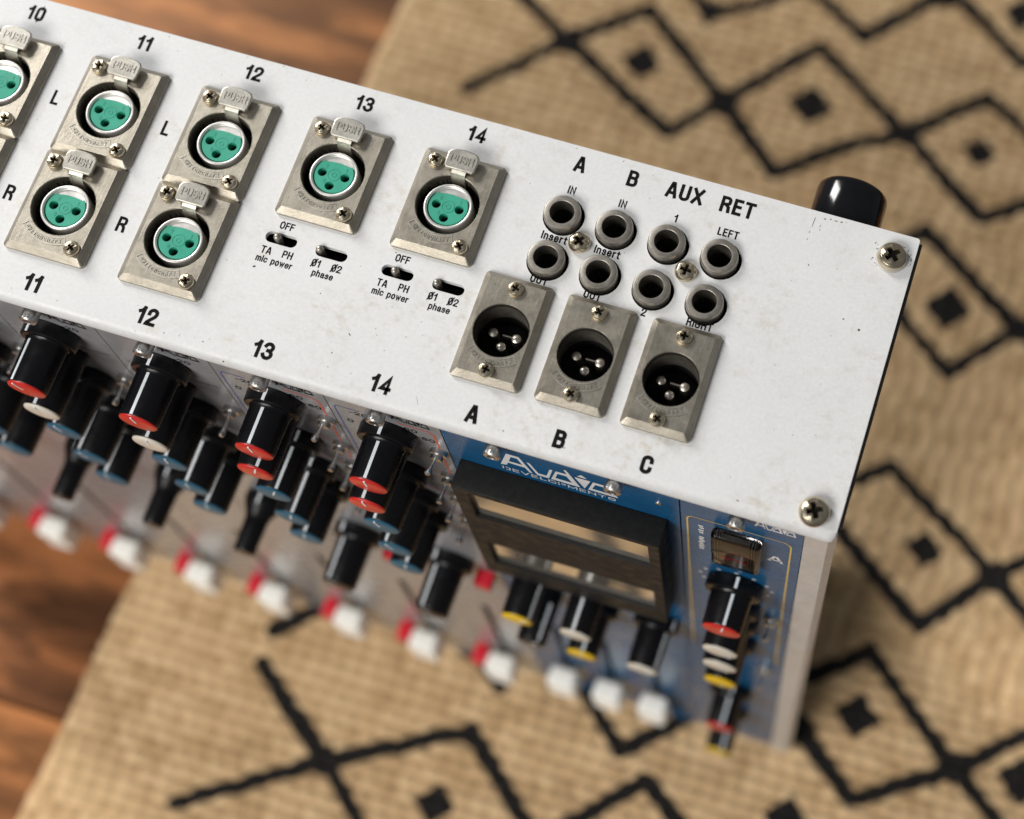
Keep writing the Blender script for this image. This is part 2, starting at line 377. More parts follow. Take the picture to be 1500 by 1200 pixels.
# ================================================================== rug
def build_rug():
    st = 1.25; y0, y1, x1 = -330.0, 560.0, 400.0
    ny = int((y1 - y0) / st) + 1; nx = int((x1 + 245) / st) + 1
    U, V = np.meshgrid(np.linspace(0, 1, nx), np.linspace(y0, y1, ny))
    rng = np.random.default_rng(3)
    def wob(t, amp, seed):
        r = np.random.default_rng(seed); o = np.zeros_like(t)
        for fr in (0.012, 0.031, 0.07, 0.16): o += np.sin(t * fr * 2 * np.pi + r.uniform(0, 6.28)) * r.uniform(.4, 1)
        return o * amp
    xe = -229.5 + (V - 60) * 0.042 + wob(V, 0.35, 1)
    X = xe + U * (x1 - xe); Y = V
    # weft ribs along x, warp dents along y, irregular
    px, py = 9.0, 6.5
    yy = Y + wob(X, 0.14, 2) + 0.12 * np.sin(X * 0.31 + Y * 0.05)
    xx = X + wob(Y, 0.12, 4)
    row = np.floor(yy / py)
    rib = np.abs(np.cos(np.pi * yy / py)) ** 0.8
    rib = 1 - np.abs(np.sin(np.pi * yy / py)) ** 3
    rib = np.clip(np.abs(np.sin(np.pi * yy / py)), 0, 1) ** 0.8
    shift = (np.sin(row * 91.7) * 4375.3 % 1.0) * px * 0.45
    dent = np.abs(np.sin(np.pi * (xx + shift) / px)) ** 0.7
    warp = np.abs(np.sin(np.pi * xx / 4.3)) ** 0.5
    tuft = np.sin(row * 12.9898 + np.floor((xx + shift) / px) * 78.233) * 43758.5453; tuft = tuft - np.floor(tuft)
    Hgt = 2.7 * rib * (0.25 + 0.75 * dent) + 0.25 * warp + 0.35 * tuft * rib
    Hgt += rng.normal(0, 0.06, Hgt.shape)
    edge = np.clip((X - xe) / 4.0, 0, 1); Hgt = Hgt * (0.4 + 0.6 * edge) - (1 - edge) ** 2 * 1.5
    # dark pattern: diamonds
    lines = [[(-152.4, 330.5), (-123.9, 313.8), (-55.4, 275.8), (-32.1, 302)], [(-166.6, 270.4), (-144.3, 292.3), (-123.9, 313.8), (-86.4, 345.1), (-32.1, 302)],
        [(-200, 362), (-152.4, 330.5)], [(-32.1, 302), (8.2, 349.3), (66.6, 311.8)], [(-32.1, 302), (5.6, 269.1), (35, 293.8), (66.6, 311.8), (103.2, 345.4), (164.7, 310.1)],
        [(66.6, 311.8), (116.7, 275.1), (164.7, 310.1)], [(164.7, 310.1), (210, 348), (262, 312), (212, 272), (164.7, 310.1)],
        [(-30, 402), (3, 377.5), (30.4, 362.2), (58.8, 394.4), (100, 432)], [(-100, 392), (-62.2, 357.8), (-54.4, 351.6), (-25.7, 368.8), (-5, 392), (-50, 430)], [(58.8, 394.4), (75.7, 399.4), (117, 370.8), (160, 402), (110, 436)],
        [(20, 198), (70.3, 238.8), (90.7, 260.3), (149.8, 220.9), (121.3, 187.6), (91.4, 208.8), (70.3, 238.8)], [(149.8, 220.9), (200, 262), (250, 222), (205, 186), (149.8, 220.9)],
        [(40, 132), (66, 108), (89.7, 92.9), (139.2, 57.9), (168.9, 92.6), (106.5, 131.4), (87.8, 117.7), (66, 108)], [(168.9, 92.6), (212, 131), (262, 92), (216, 55), (168.9, 92.6)],
        [(60, 28), (80, 8), (97.7, -5.1), (129.6, -30.2), (172.4, -2.4), (120, 39.7), (95.6, 19.1), (80, 8)], [(172.4, -2.4), (205.5, 26.7), (250, -4), (204.6, -24.6), (172.4, -2.4)],
        [(-155.7, -50.6), (-110.9, -83.8), (-78.6, -111.5), (-50, -138)], [(-170.7, -121.9), (-110.9, -83.8), (-50.7, -51.1), (-5.1, -89.3), (30, -122)], [(-50, -138), (1.8, -84.1), (36.2, -48.6), (63.1, -68.8), (110, -112)], [(-50, -138), (-5.1, -89.3)],
        [(-22, 4), (0.6, -22.7), (20.3, -39.6), (40.7, -19.9), (70, 8)], [(-156.9, -32.8), (-142.3, -19.7), (-110, 6), (-60, -16), (-43.3, -27.2)]]
    dots = [(-81.1, 312.3), (13.6, 313.7), (106.8, 312.6), (109.9, 400.8), (112.7, 221.4), (132.6, 95.5), (122.4, 8.4), (204.9, 1.6), (-55.1, -87.8), (103.4, -47.1), (206, 224), (214, 94), (212, 312), (20, 6)]
    cxq = (np.floor((xx + shift) / (px / 2)) + 0.5) * (px / 2) - shift; cyq = (row + 0.5) * py
    Xw = X + 0.18 * (cxq - xx) + 0.35 * np.sin(Y * 0.55 + 1.3 * np.sin(X * 0.21)) + 1.1 * (tuft - .5); Yw = Y + 0.20 * (cyq - yy) + 0.4 * np.sin(X * 0.21 + Y * 0.11)
    msk = np.full(X.shape, 99.0)
    for ln in lines:
        for (ax, ay), (bx, by) in zip(ln, ln[1:]):
            sel = (X > min(ax, bx) - 8) & (X < max(ax, bx) + 8) & (Y > min(ay, by) - 8) & (Y < max(ay, by) + 8)
            if not sel.any(): continue
            dx, dy = bx - ax, by - ay; L2 = dx * dx + dy * dy
            t = np.clip(((Xw[sel] - ax) * dx + (Yw[sel] - ay) * dy) / L2, 0, 1)
            d = np.hypot(Xw[sel] - ax - t * dx, Yw[sel] - ay - t * dy)
            wd_ = 3.85 + 0.35 * math.sin(ax * 0.7 + by)
            msk[sel] = np.minimum(msk[sel], d - wd_)
    for i, (ax, ay) in enumerate(dots):
        rr = 8.8 + 1.3 * math.sin(i * 2.1)
        msk = np.minimum(msk, (np.abs(Xw - ax) * 0.95 + np.abs(Yw - ay)) * 0.78 - rr)
    for ax, ay in ((-110.9, -83.8), (-123.9, 313.8), (-32.1, 302), (66.6, 311.8), (149.8, 220.9), (168.9, 92.6), (172.4, -2.4), (97.7, -5.1), (-54.4, 353)):
        msk = np.minimum(msk, (np.abs(Xw - ax) + np.abs(Yw - ay)) * 0.75 - 6.6)
    m01 = np.clip(0.5 - msk / 2.2, 0, 1)
    top = 0.0
    Z = (RUGTOP - FLOOR) - 2.6 + Hgt
    vs = np.stack([X * S, Y * S, Z * S], -1).reshape(-1, 3)
    ii = np.arange(ny - 1)[:, None] * nx + np.arange(nx - 1)[None, :]
    fs = np.stack([ii, ii + 1, ii + nx + 1, ii + nx], -1).reshape(-1, 4)
    me = bpy.data.meshes.new('rug')
    me.vertices.add(len(vs)); me.vertices.foreach_set('co', vs.astype(np.float32).ravel())
    me.loops.add(fs.size); me.loops.foreach_set('vertex_index', fs.astype(np.int32).ravel())
    me.polygons.add(len(fs)); me.polygons.foreach_set('loop_start', (np.arange(len(fs)) * 4).astype(np.int32))
    me.polygons.foreach_set('use_smooth', np.ones(len(fs), bool)); me.update()
    a = me.attributes.new('dye', 'FLOAT', 'POINT'); a.data.foreach_set('value', m01.astype(np.float32).ravel())
    a = me.attributes.new('strand', 'FLOAT', 'POINT'); a.data.foreach_set('value', tuft.astype(np.float32).ravel())
    m = NT('jute')
    at = m.n('ShaderNodeAttribute', attribute_name='dye'); at2 = m.n('ShaderNodeAttribute', attribute_name='strand')
    fib = m.noise(900, 5, 0.7, m.mapping((0.35, 1.4, 1))); blot = m.noise(11, 4, 0.6)
    c = m.ramp(at2.outputs['Fac'], [(0.0, (0.50, 0.325, 0.168)), (0.5, (0.69, 0.472, 0.262)), (1.0, (0.80, 0.575, 0.335))])
    c = m.mix(m.ramp(blot, [(0.3, 0.35), (0.7, 0.0)]), c, (0.46, 0.33, 0.19))
    c = m.mix(m.ramp(fib, [(0.3, 0.5), (0.6, 0.0)]), c, (0.36, 0.24, 0.12))
    dye = m.ramp(m.math('ADD', at.outputs['Fac'], m.math('MULTIPLY', m.math('SUBTRACT', fib, 0.5), 0.5)), [(0.35, 0.0), (0.6, 1.0)])
    c = m.mix(dye, c, (0.020, 0.0185, 0.018))
    m.set(Base_Color=c, Roughness=0.92, IOR=1.3); m.bump(fib, 0.5, 0.0006)
    m.b.inputs['Specular IOR Level'].default_value = 0.15
    me.materials.append(m.m)
    r = obj('rug', me)
    r['label'] = 'woven tan jute rug with a black diamond lattice pattern'; r['category'] = 'rug'
build_rug()

# ================================================================== mixer
BX, BY, BZ = -115.0, 30.0, RUGTOP
mixer = empty('audio_mixer', W(BX, BY, BZ))
mixer['label'] = 'audio mixer standing on end on the rug, white connector panel upwards'; mixer['category'] = 'mixer'
def part(name, me, x=0, y=0, z=0, label=None, **kw): return obj(name, me, mixer, (x - BX, y - BY, z - BZ), label, **kw)

PITCH = 36.85
def chx(n): return -43.4 + (n - 14) * PITCH          # column centre of channel n
XL, XR, YF, YB = -338.0, 95.9, -19.0, 78.1
YC = -17.0                                            # control face
FEM = [(n, y) for n in (9, 10, 11, 12) for y in (46.9, 13.1)] + [(13, 46.9), (14, 46.9)]
MAL = [-14.6, 11.4, 37.6]
JACK = [(-9.7 + 16.5 * i, y) for y in (54.5, 39.2) for i in range(4)]
SLOT = [(-88.1, 22.5, -1.2), (-72.0, 22.5, -3.7), (-50.9, 22.4, -0.8), (-34.8, 22.4, -3.6)]

# ---- connector panel with its cut-outs and folded front lip
holes = [circle(chx(n), y - 0.2, 9.9, 36) for n, y in FEM] + [circle(x, 13.0, 8.5, 32) for x in MAL]
holes += [circle(x + 0.5, y - 0.3, 6.4, 28) for x, y in JACK]
holes += [rrect(x - 5.0, x + 5.0, y - 1.8, y + 1.8, 1.79, 5) for x, y, l in SLOT]
flat = plate2d([(XL, YF + 3), (XR, YF + 3), (XR, YB - 0.6), (XR - 0.6, YB), (XL, YB)], holes, -2.0, 0.0)
prof = [(YF + 3, 0.0)] + [(YF + 3 - 3 * math.sin(a), -3 + 3 * math.cos(a)) for a in [math.radians(9 * k) for k in range(1, 11)]] + [(YF, -3.7), (YF + 1.0, -3.7), (YF + 1.0, -3)] + [(YF + 3, -2.0)]
vs = []
xs = [XL, XR - 2.4, XR - 0.7, XR]
for i, x in enumerate(xs):
    for (y, z) in prof: vs.append((x, y + (0.0, 0.0, 0.5, 1.4)[i] * (1 if y < YF + 2.5 else 0), z))
n = len(prof)
fs = [(i * n + k, i * n + k + 1, (i + 1) * n + k + 1, (i + 1) * n + k) for i in range(3) for k in range(n - 1)] + [tuple(range(3 * n, 4 * n))]
pm = mesh('connector_panel', *join(flat, (vs, fs)), 'white', 35)
panel = part('connector_panel', pm, label='white painted metal panel with scuffs and grime')

def flat_print(name, vf, mat, x, y, z=0.05, parent=None):
    return part(name, mesh(name, vf[0], vf[1], mat), x, y, z)
def lettering(s, x, y, h, wide=1.0, bold=0.16, name='printed_lettering', space=0.12):
    return flat_print(name, text2d(s, h, wide, bold, space), 'ink', x, y)
for n in (9, 10, 11, 12, 13, 14):
    lettering(str(n), chx(n), 72.7, 5.1, 1.0, 0.185, 'channel_number', 0.12)
    lettering(str(n), chx(n) + 0.2, -12.0, 5.6, 1.0, 0.195, 'channel_number', 0.11)
for n in (10, 11, 12):
    lettering('L', chx(n) - 18.6, 47, 5.0, 1.0, 0.17); lettering('R', chx(n) - 18.8, 13.2, 5.0, 1.0, 0.175)
for s, x in (('A', -9.8), ('B', 7.0), ('AUX', 23.6), ('RET', 40.3)): lettering(s, x, 72.2, 5.4, 1.0, 0.19)
for s, x in (('A', -14.6), ('B', 12.0), ('C', 38.3)): lettering(s, x, -12.9, 5.6, 1.0, 0.21, 'output_letter')
for s, x, y in (('IN', -9.6, 63.2), ('IN', 6.6, 63.3), ('1', 23.4, 63.4), ('LEFT', 40.0, 63.2), ('Insert', -9.7, 46.8), ('Insert', 7.0, 46.9),
                ('OUT', -9.7, 32.5), ('OUT', 7.1, 32.3), ('2', 23.3, 31.6), ('RIGHT', 40.3, 32.6)):
    lettering(s, x, y, 2.65, 1.0, 0.175, space=0.115)
for dx in (0, 37.0):
    for s, x, y, h in (('OFF', -87.9, 27.0, 2.3), ('TA', -91.1, 18.0, 2.3), ('PH', -84.4, 18.2, 2.3), ('mic power', -87.5, 15.1, 2.1), ('\u00d81', -75.3, 18.3, 2.3), ('\u00d82', -68.8, 18.3, 2.3), ('phase', -72.1, 15.3, 2.1)):
        lettering(s, x + dx, y, h * 1.05, 1.05, 0.17, space=0.10)

# ---- Phillips screw, shared
def phillips(R, hgt, cr, cw):
    c = cw / 2
    cross = [(c, cr), (-c, cr), (-c, c), (-cr, c), (-cr, -c), (-c, -c), (-c, -cr), (c, -cr), (c, -c), (cr, -c), (cr, c), (c, c)]
    vs, fs = plate2d(circle(0, 0, R, 28), [cross], 0, hgt, hgt * 0.42)
    vs = [(x, y, z + (0.28 * R * (1 - (x * x + y * y) / (R * R)) if z > hgt * 0.5 else 0)) for x, y, z in vs]
    inner = lathe([(R * 0.7, 0.05), (0, 0.05)], 20)
    return mesh('screw', *join((vs, fs)), 'screw', 50), mesh('screw_recess', *move(inner, 0, 0, 0.1), 'void')
SCR_S = phillips(2.45, 1.25, 1.15, 0.58)
SCR_L = phillips(3.9, 2.0, 2.1, 1.15)
SCR_M = phillips(2.95, 1.7, 1.6, 0.85)
def screw(kind, x, y, z, parent=None, rel=None):
    a = random.uniform(0, 1.5)
    if parent is None: o = part('screw', kind[0], x, y, z)
    else: o = obj('screw', kind[0], parent, rel)
    o.rotation_euler = (random.uniform(-.05, .05), random.uniform(-.05, .05), a)
    if parent is None: obj('screw_recess', kind[1], o)      # dark bottom of the cross
    return o
# recess joined into the small screws (they are sub-parts already)
def two_mat(kind, name):
    v = [tuple(c / S for c in p.co) for p in kind[0].vertices]; f = [tuple(p.vertices) for p in kind[0].polygons]; nf = len(f)
    v2 = [tuple(c / S for c in p.co) for p in kind[1].vertices]; f2 = [tuple(p.vertices) for p in kind[1].polygons]
    vs, fs = join((v, f), (v2, f2)); me = bpy.data.meshes.new(name); me.from_pydata([tuple(c * S for c in p) for p in vs], [], fs); me.update()
    me.materials.append(MT['screw']); me.materials.append(MT['void'])
    for p in me.polygons: p.material_index = 0 if p.index < nf else 1
    me.shade_smooth(); me.set_sharp_from_angle(angle=math.radians(45)); return me
SCR_JOIN = (two_mat(SCR_S, 'screw'),)

# ---- flange with a round opening
def flange(w, h, cx, cy, r, t=3.0, ch=1.9, base=1.1, rc=1.2):
    outl = rrect(-w / 2, w / 2, -h / 2, h / 2, rc, 3); inn = rrect(-w / 2 + ch, w / 2 - ch, -h / 2 + ch, h / 2 - ch, 0.35, 3)
    # densify matching loops
    def dens(p, q):
        P, Q = [], []
        for i in range(len(p)):
            j = (i + 1) % len(p); d = math.dist(p[i], p[j]); k = max(1, int(d / 2.2))
            for s in range(k):
                f = s / k; P.append((p[i][0] + (p[j][0] - p[i][0]) * f, p[i][1] + (p[j][1] - p[i][1]) * f)); Q.append((q[i][0] + (q[j][0] - q[i][0]) * f, q[i][1] + (q[j][1] - q[i][1]) * f))
        return P, Q
    P, Q = dens(outl, inn); n = len(P)
    C = []
    for x, y in Q:
        a = math.atan2(y - cy, x - cx); C.append((cx + r * math.cos(a), cy + r * math.sin(a)))
    C2 = [((x - cx) * 1.025 + cx, (y - cy) * 1.025 + cy) for x, y in C]
    loops = [[(x, y, 0.02) for x, y in P], [(x, y, base) for x, y in P], [(x, y, t) for x, y in Q], [(x, y, t) for x, y in C2], [(x, y, t - 0.25) for x, y in C], [(x, y, -2.2) for x, y in C]]
    vs = [v for l in loops for v in l]
    fs = [(a * n + k, a * n + (k + 1) % n, (a + 1) * n + (k + 1) % n, (a + 1) * n + k) for a in range(5) for k in range(n)]
    return mesh('flange', vs, fs, 'nickel', 20)
def arc_letters(s, r, a0, a1, h, z, mat, name):
    ps = []
    for i, ch in enumerate(s):
        a = math.radians(a0 + (a1 - a0) * (i + 0.5) / len(s)); g = text2d(ch, h, 1.1, 0.16)
        R = Matrix.Rotation(a + math.pi / 2, 3, 'Z')
        top = [tuple(R @ Vector((x, y, z)) + Vector((r * math.cos(a), r * math.sin(a), 0))) for x, y, _ in g[0]]
        ps.append((top, g[1]))
    return join(*ps)
def thick(vf, dz):
    """give flat lettering depth"""
    vs, fs = vf; bm = bmesh.new(); B = [bm.verts.new(v) for v in vs]
    for f in fs:
        try: bm.faces.new([B[i] for i in f])
        except ValueError: pass
    r = bmesh.ops.extrude_face_region(bm, geom=list(bm.faces))
    for g in r['geom']:
        if isinstance(g, bmesh.types.BMVert): g.co.z += dz
    bm.verts.index_update(); o = [tuple(v.co) for v in bm.verts], [tuple(v.index for v in f.verts) for f in bm.faces]; bm.free(); return o
def ribbon(r0, r1, a0, a1, z):
    A = [math.radians(a0 + (a1 - a0) * k / 14) for k in range(15)]
    pts = [(r0 * math.cos(a), r0 * math.sin(a)) for a in A] + [(r1 * math.cos(a), r1 * math.sin(a)) for a in reversed(A)] + [(r0 * math.cos(A[0]), r0 * math.sin(A[0]))]
    return thick([(x, y, z) for x, y, _ in poly_strip(pts, 0.28)[0]] and ([(x, y, z) for x, y, _ in poly_strip(pts, 0.28)[0]], poly_strip(pts, 0.28)[1]), 0.14)
FL_F = flange(26.0, 33.9, 0, -0.2, 9.7)
FL_M = flange(21.4, 34.2, 0, -0.5, 8.3)
EMB_F = mesh('embossed_maker_name', *join(thick(arc_letters('SWITCHCRAFT', 11.7, 228, 292, 1.15, 3.0, None, ''), 0.16), ribbon(10.6, 12.9, 224, 296, 3.0)), 'tab', 20)
EMB_M = mesh('embossed_maker_name', *join(thick(arc_letters('SWITCHCRAFT', 10.2, 232, 308, 1.15, 3.0, None, ''), 0.16), ribbon(9.1, 11.4, 228, 312, 3.0)), 'tab', 20)
WELL_F = mesh('socket_well', *lathe([(9.72, 0), (9.72, -9), (0, -9)], 40), 'void', 30)
SHELL = mesh('socket_shell', *lathe([(7.5, -9), (7.5, 0.8), (7.35, 1.2), (7.1, 1.32), (6.7, 1.28), (6.42, 1.0), (6.35, 0.6), (6.35, -3.0), (0, -3.0)], 44), 'ring', 40)
seg_ = [(6.36 * math.cos(math.radians(a)), 6.36 * math.sin(math.radians(a))) for a in range(34, 147, 8)]
SHELL_KEY = mesh('key_bridge', *plate2d(seg_, [], -2.5, 0.42), 'ring')
gout = []
for k in range(60):
    a = 2 * math.pi * k / 60; x, y = 6.0 * math.cos(a), 6.0 * math.sin(a)
    if y > 4.1: y = 4.1 + 0.25 * math.cos(x * 0.5) - 0.25 + min(0.12, (y - 4.1) * 0.06)
    gout.append((x, y))
INSERT = mesh('socket_insert', *plate2d(gout, [circle(-3.75, 0.0, 1.38, 18), circle(3.6, 0.0, 1.38, 18), circle(-0.1, -3.75, 1.38, 18)], -2.9, 0.75, 0.12), 'green', 40)
def ring_flat(r, w, z): 
    A = [2 * math.pi * k / 28 for k in range(28)]
    return [((r + s * w / 2) * math.cos(a), (r + s * w / 2) * math.sin(a), z) for s in (-1, 1) for a in A], [(k, (k + 1) % 28, 28 + (k + 1) % 28, 28 + k) for k in range(28)]
def tz(vf, dx, dy, z): return [(x + dx, y + dy, z) for x, y, _ in vf[0]], vf[1]
RELIEF = mesh('insert_relief', *join(thick(ring_flat(1.9, 0.16, 0.75), 0.1), thick(ring_flat(0.7, 0.2, 0.75), 0.1), thick(tz(text2d('2', 1.35, 1, .12), -3.0, 2.3, 0.75), 0.1), thick(tz(text2d('1', 1.35, 1, .12), 3.2, 2.3, 0.75), 0.1), thick(tz(text2d('3', 1.35, 1, .12), -2.2, -2.6, 0.75), 0.1)), 'greenlow')
PINHOLE = mesh('pin_hole', *lathe([(1.41, 0.6), (1.41, -2.9), (0, -2.9)], 18), 'void')
# latch tab with PUSH
tab_o = [(-4.9, -2.6), (-4.2, -3.3), (4.2, -3.3), (4.9, -2.6), (5.0, 1.6), (4.3, 2.7), (2.6, 3.3), (0, 3.55), (-2.6, 3.3), (-4.3, 2.7), (-5.0, 1.6)]
tab_v = plate2d(tab_o, [], 0, 1.3, 0.4)
push = thick(tz(text2d('PUSH', 2.5, 1.15, 0.13, 0.16), 0, 0.1, 1.3), 0.18)
neck_p = [(8.2, -5.0), (8.6, 1.5), (9.6, 4.2), (11.2, 4.9)]
nv, nf_ = [], []
for i, (y, z) in enumerate(neck_p):
    for sx in (-2.2, 2.2): nv += [(sx, y, z), (sx, y + 0.9, z - 0.55)]
for i in range(len(neck_p) - 1):
    a = i * 4; b = a + 4; nf_ += [(a, a + 2, b + 2, b), (a + 1, b + 1, b + 3, a + 3), (a, b, b + 1, a + 1), (a + 2, a + 3, b + 3, b + 2)]
tabm = join(rot(move(tab_v, 0, 13.9, 4.3), 'X', math.radians(4), (0, 13.9, 4.3)), (nv, nf_))
TAB = mesh('latch_tab', *tabm, 'tab', 40)
PUSH = mesh('embossed_push', *rot(move(push, 0, 13.9, 4.3), 'X', math.radians(4), (0, 13.9, 4.3)), 'tab', 20)

for n, y in FEM:
    s = part('xlr_socket', FL_F, chx(n), y, 0)
    obj('socket_well', WELL_F, s, (0, -0.2, 0)); obj('socket_shell', SHELL, s, (-0.15, -0.1, 0))
    obj('socket_insert', INSERT, s, (-0.15, -0.1, 0)); obj('insert_relief', RELIEF, s, (-0.15, -0.1, 0)); obj('key_bridge', SHELL_KEY, s, (-0.15, -0.1, 0))
    for hx, hy in ((-3.75, 0.0), (3.6, 0.0), (-0.1, -3.75)): obj('pin_hole', PINHOLE, s, (hx - 0.15, hy - 0.1, 0))
    obj('latch_tab', TAB, s); obj('embossed_push', PUSH, s); obj('embossed_maker_name', EMB_F, s, (0, -0.2, 0))
    for rel in ((-8.3, 12.6, 2.9), (8.3, -12.6, 2.9)):
        o = obj('screw', SCR_JOIN[0], s, rel); o.rotation_euler = (0, 0, random.uniform(0, 1.5))
# male plugs
WELL_M = mesh('plug_well', *lathe([(8.32, -1), (8.32, -15), (0, -15)], 40), 'void', 30)
COLLAR = mesh('plug_collar', *lathe([(8.3, 1.5), (8.3, -7), (8.05, -7), (8.05, 1.5)], 40), 'shell_dark', 30)
PIN = mesh('contact_pin', *lathe([(1.6, -15), (1.6, -4.4), (1.4, -3.6), (0.8, -3.2), (0, -3.1)], 16), 'pin', 40)
KEY = mesh('key_rib', *box(-0.9, 3.3, 1.3, 1.8, -15, -5.0, 0.1, 1), 'ferrule')
for x in MAL:
    s = part('xlr_plug', FL_M, x, 13.5, 0)
    obj('plug_well', WELL_M, s, (0, -0.5, 0)); obj('plug_collar', COLLAR, s, (0, -0.5, 0))
    for px, py in ((-3.7, 0.2), (3.6, 0.2), (0.0, -3.5)): obj('contact_pin', PIN, s, (px + 0.2, py + 0.2, 0))
    obj('key_rib', KEY, s, (0, -0.6, 0)); obj('embossed_maker_name', EMB_M, s, (0, -0.5, 0))
    for yy in (12.9, -13.6):
        o = obj('screw', SCR_JOIN[0], s, (0, yy, 2.9)); o.rotation_euler = (0, 0, random.uniform(0, 1.5))
# jacks
FERR = mesh('jack_socket', *lathe([(5.75, -2.5), (5.75, 1.5), (5.65, 2.0), (5.4, 2.35), (5.2, 2.42), (3.85, 2.42), (3.72, 2.3), (3.7, -12)], 40), 'ferrule', 26)
JWELL = mesh('jack_bore', *lathe([(3.71, -4.0), (3.71, -14), (0, -14)], 32), 'void', 30)
for x, y in JACK:
    j = part('jack_socket', FERR, x, y, 0); obj('jack_bore', JWELL, j)
for x, y in ((-1.8, 47.0), (31.5, 47.3)): 
    o = part('screw', SCR_JOIN[0], x, y, 0.03); o.scale = (1.38, 1.38, 1.6); o.rotation_euler = (0, 0, random.uniform(0, 1.5))
for x, y in ((89.2, 69.6), (88.2, -12.8)):
    o = part('screw', SCR_JOIN[0], x, y, 0.25); o.scale = (1.85, 1.85, 1.9); o.rotation_euler = (0.02, -0.02, random.uniform(0.3, 0.9))
# a spring washer under the corner screws
WASH = mesh('washer', *lathe([(4.9, 0.02), (4.9, 0.3), (3.0, 0.4)], 28), 'rail', 30)
part('washer', WASH, 89.2, 69.6, 0)
# slide switches
SWELL = mesh('switch_well', *box(-6, 6, -2.6, 2.6, -8, -7), 'void')
LEVER = mesh('switch_lever', *lathe([(1.25, -8), (1.2, 0.6), (1.05, 1.2), (0.6, 1.55), (0, 1.65)], 18), 'ferrule', 50)
for x, y, l in SLOT:
    s = part('slide_switch', SWELL, x, y, 0); obj('switch_lever', LEVER, s, (l, 0.2, 0))
# chipped paint and scuffs
ch_v = []
rnd = random.Random(5)
def chip(x, y, w, h, a):
    pts = [(math.cos(t) * w * rnd.uniform(.6, 1), math.sin(t) * h * rnd.uniform(.6, 1)) for t in [2 * math.pi * k / 7 for k in range(7)]]
    c, s = math.cos(a), math.sin(a)
    return [(x + px * c - py * s, y + px * s + py * c, 0.03) for px, py in pts], [tuple(range(7))]
for x, y, w, h, a in ((63.6, 74.2, 2.3, 0.12, 1.5), (63.3, 70.8, 0.5, .1, 1.4), (63.2, 68.3, 0.45, .1, 1.9), (65.8, 73.5, .5, .12, 1.2), (66.0, 72.3, .35, .1, 1.0), (66.6, 76.2, .5, .2, .1), (68.3, 76.6, .4, .18, .3), (70.0, 76.5, .9, .16, .1), (71.6, 76.6, .5, .2, .2),
                      (65.9, 60.3, .6, .15, 2.3), (80.5, 46.6, .45, .2, .5), (-57.5, -0.2, .8, .16, 2.4), (-92.6, 12.0, .6, .35, .4), (-53.6, 28.4, .3, .2, 0), (-70.5, 9.5, .25, .2, 0), (-4.5, -15.2, .4, .2, 0.2), (-31.5, -13.6, 1.9, .05, 2.1), (66.3, -15.6, .45, .22, .1), (-60.5, -7.0, .3, .2, 1), (14.0, -15.0, .5, .12, .2)):
    ch_v.append(chip(x, y, w, h, a))
for k in range(64):
    a = rnd.uniform(0, 6.28); r = rnd.gauss(5.5, 0.55)
    if math.sin(a * 2 + 1) + rnd.uniform(-.6, .6) > 0.0: ch_v.append(chip(89.2 + r * math.cos(a), 69.6 + r * math.sin(a) * .95, rnd.uniform(.1, .5), rnd.uniform(.06, .2), rnd.uniform(0, 3)))
for k in range(26):
    ch_v.append(chip(rnd.uniform(-190, 20), rnd.choice((-15.3, -14.6, 77.3)) + rnd.uniform(-.4, .4), rnd.uniform(.1, .5), rnd.uniform(.05, .16), rnd.uniform(0, 3)))
part('paint_chips', mesh('paint_chips', *join(*ch_v), 'chip'), label='dark chips and scuffs in the white paint', kind='stuff')

# ---- case
part('side_panel', mesh('side_panel', *box(86.5, 88.5, -15.0, 75.7, -390, -2.1, 0.4, 1), 'vinyl'), label='black textured side cheek')
part('edge_trim', mesh('edge_trim', *box(95.95, 96.9, -14.5, 77.0, -3.4, -0.9, 0.3, 1), 'vinyl'), label='thin black edging beside the white panel')
part('side_panel', mesh('side_panel', *box(-339.5, -337.4, -15.5, 77.6, -390, -1.2, 0.4, 1), 'vinyl'))
part('rear_cover', mesh('rear_cover', *box(-337.3, 86.4, 75.8, 77.5, -389, -2.1), 'case'))
part('base_cover', mesh('base_cover', *box(-337.3, 86.4, -14, 75.7, -394.9, -391), 'case'))
part('inner_tray', mesh('inner_tray', *box(-337.3, 86.4, -14, 75.7, -26, -24), 'void'))
railv = [(87.3, YF + 0.6), (94.2, YF + 0.6), (96.3, YF + 2.4), (96.3, YF + 3.4), (87.3, YF + 3.4)]
rv = [(x, y, z) for z in (-395, -3.8) for x, y in railv]; rf = [(k, (k + 1) % 5, 5 + (k + 1) % 5, 5 + k) for k in range(5)] + [(0, 1, 2, 3, 4), (5, 6, 7, 8, 9)]
part('side_rail', mesh('side_rail', rv, rf, 'rail'), label='brushed aluminium edge rail')
part('side_rail', mesh('side_rail', [(-242 - x, y, z) for x, y, z in rv], rf, 'rail'))
foot_p = [(10.9, 0), (11.2, 0.6), (11.2, 14.0), (10.9, 15.4), (10.1, 16.2), (8.8, 16.5), (0, 16.5)]
part('rubber_foot', mesh('rubber_foot', *lathe(foot_p, 48, '+y'), 'gloss', 40), 71.7, 77.5, -13.6, label='glossy black round foot')
part('rubber_foot', bpy.data.meshes['rubber_foot'], -300, 77.5, -13.6)
part('rubber_foot', bpy.data.meshes['rubber_foot'], 71.7, 77.5, -365); part('rubber_foot', bpy.data.meshes['rubber_foot'], -300, 77.5, -365)

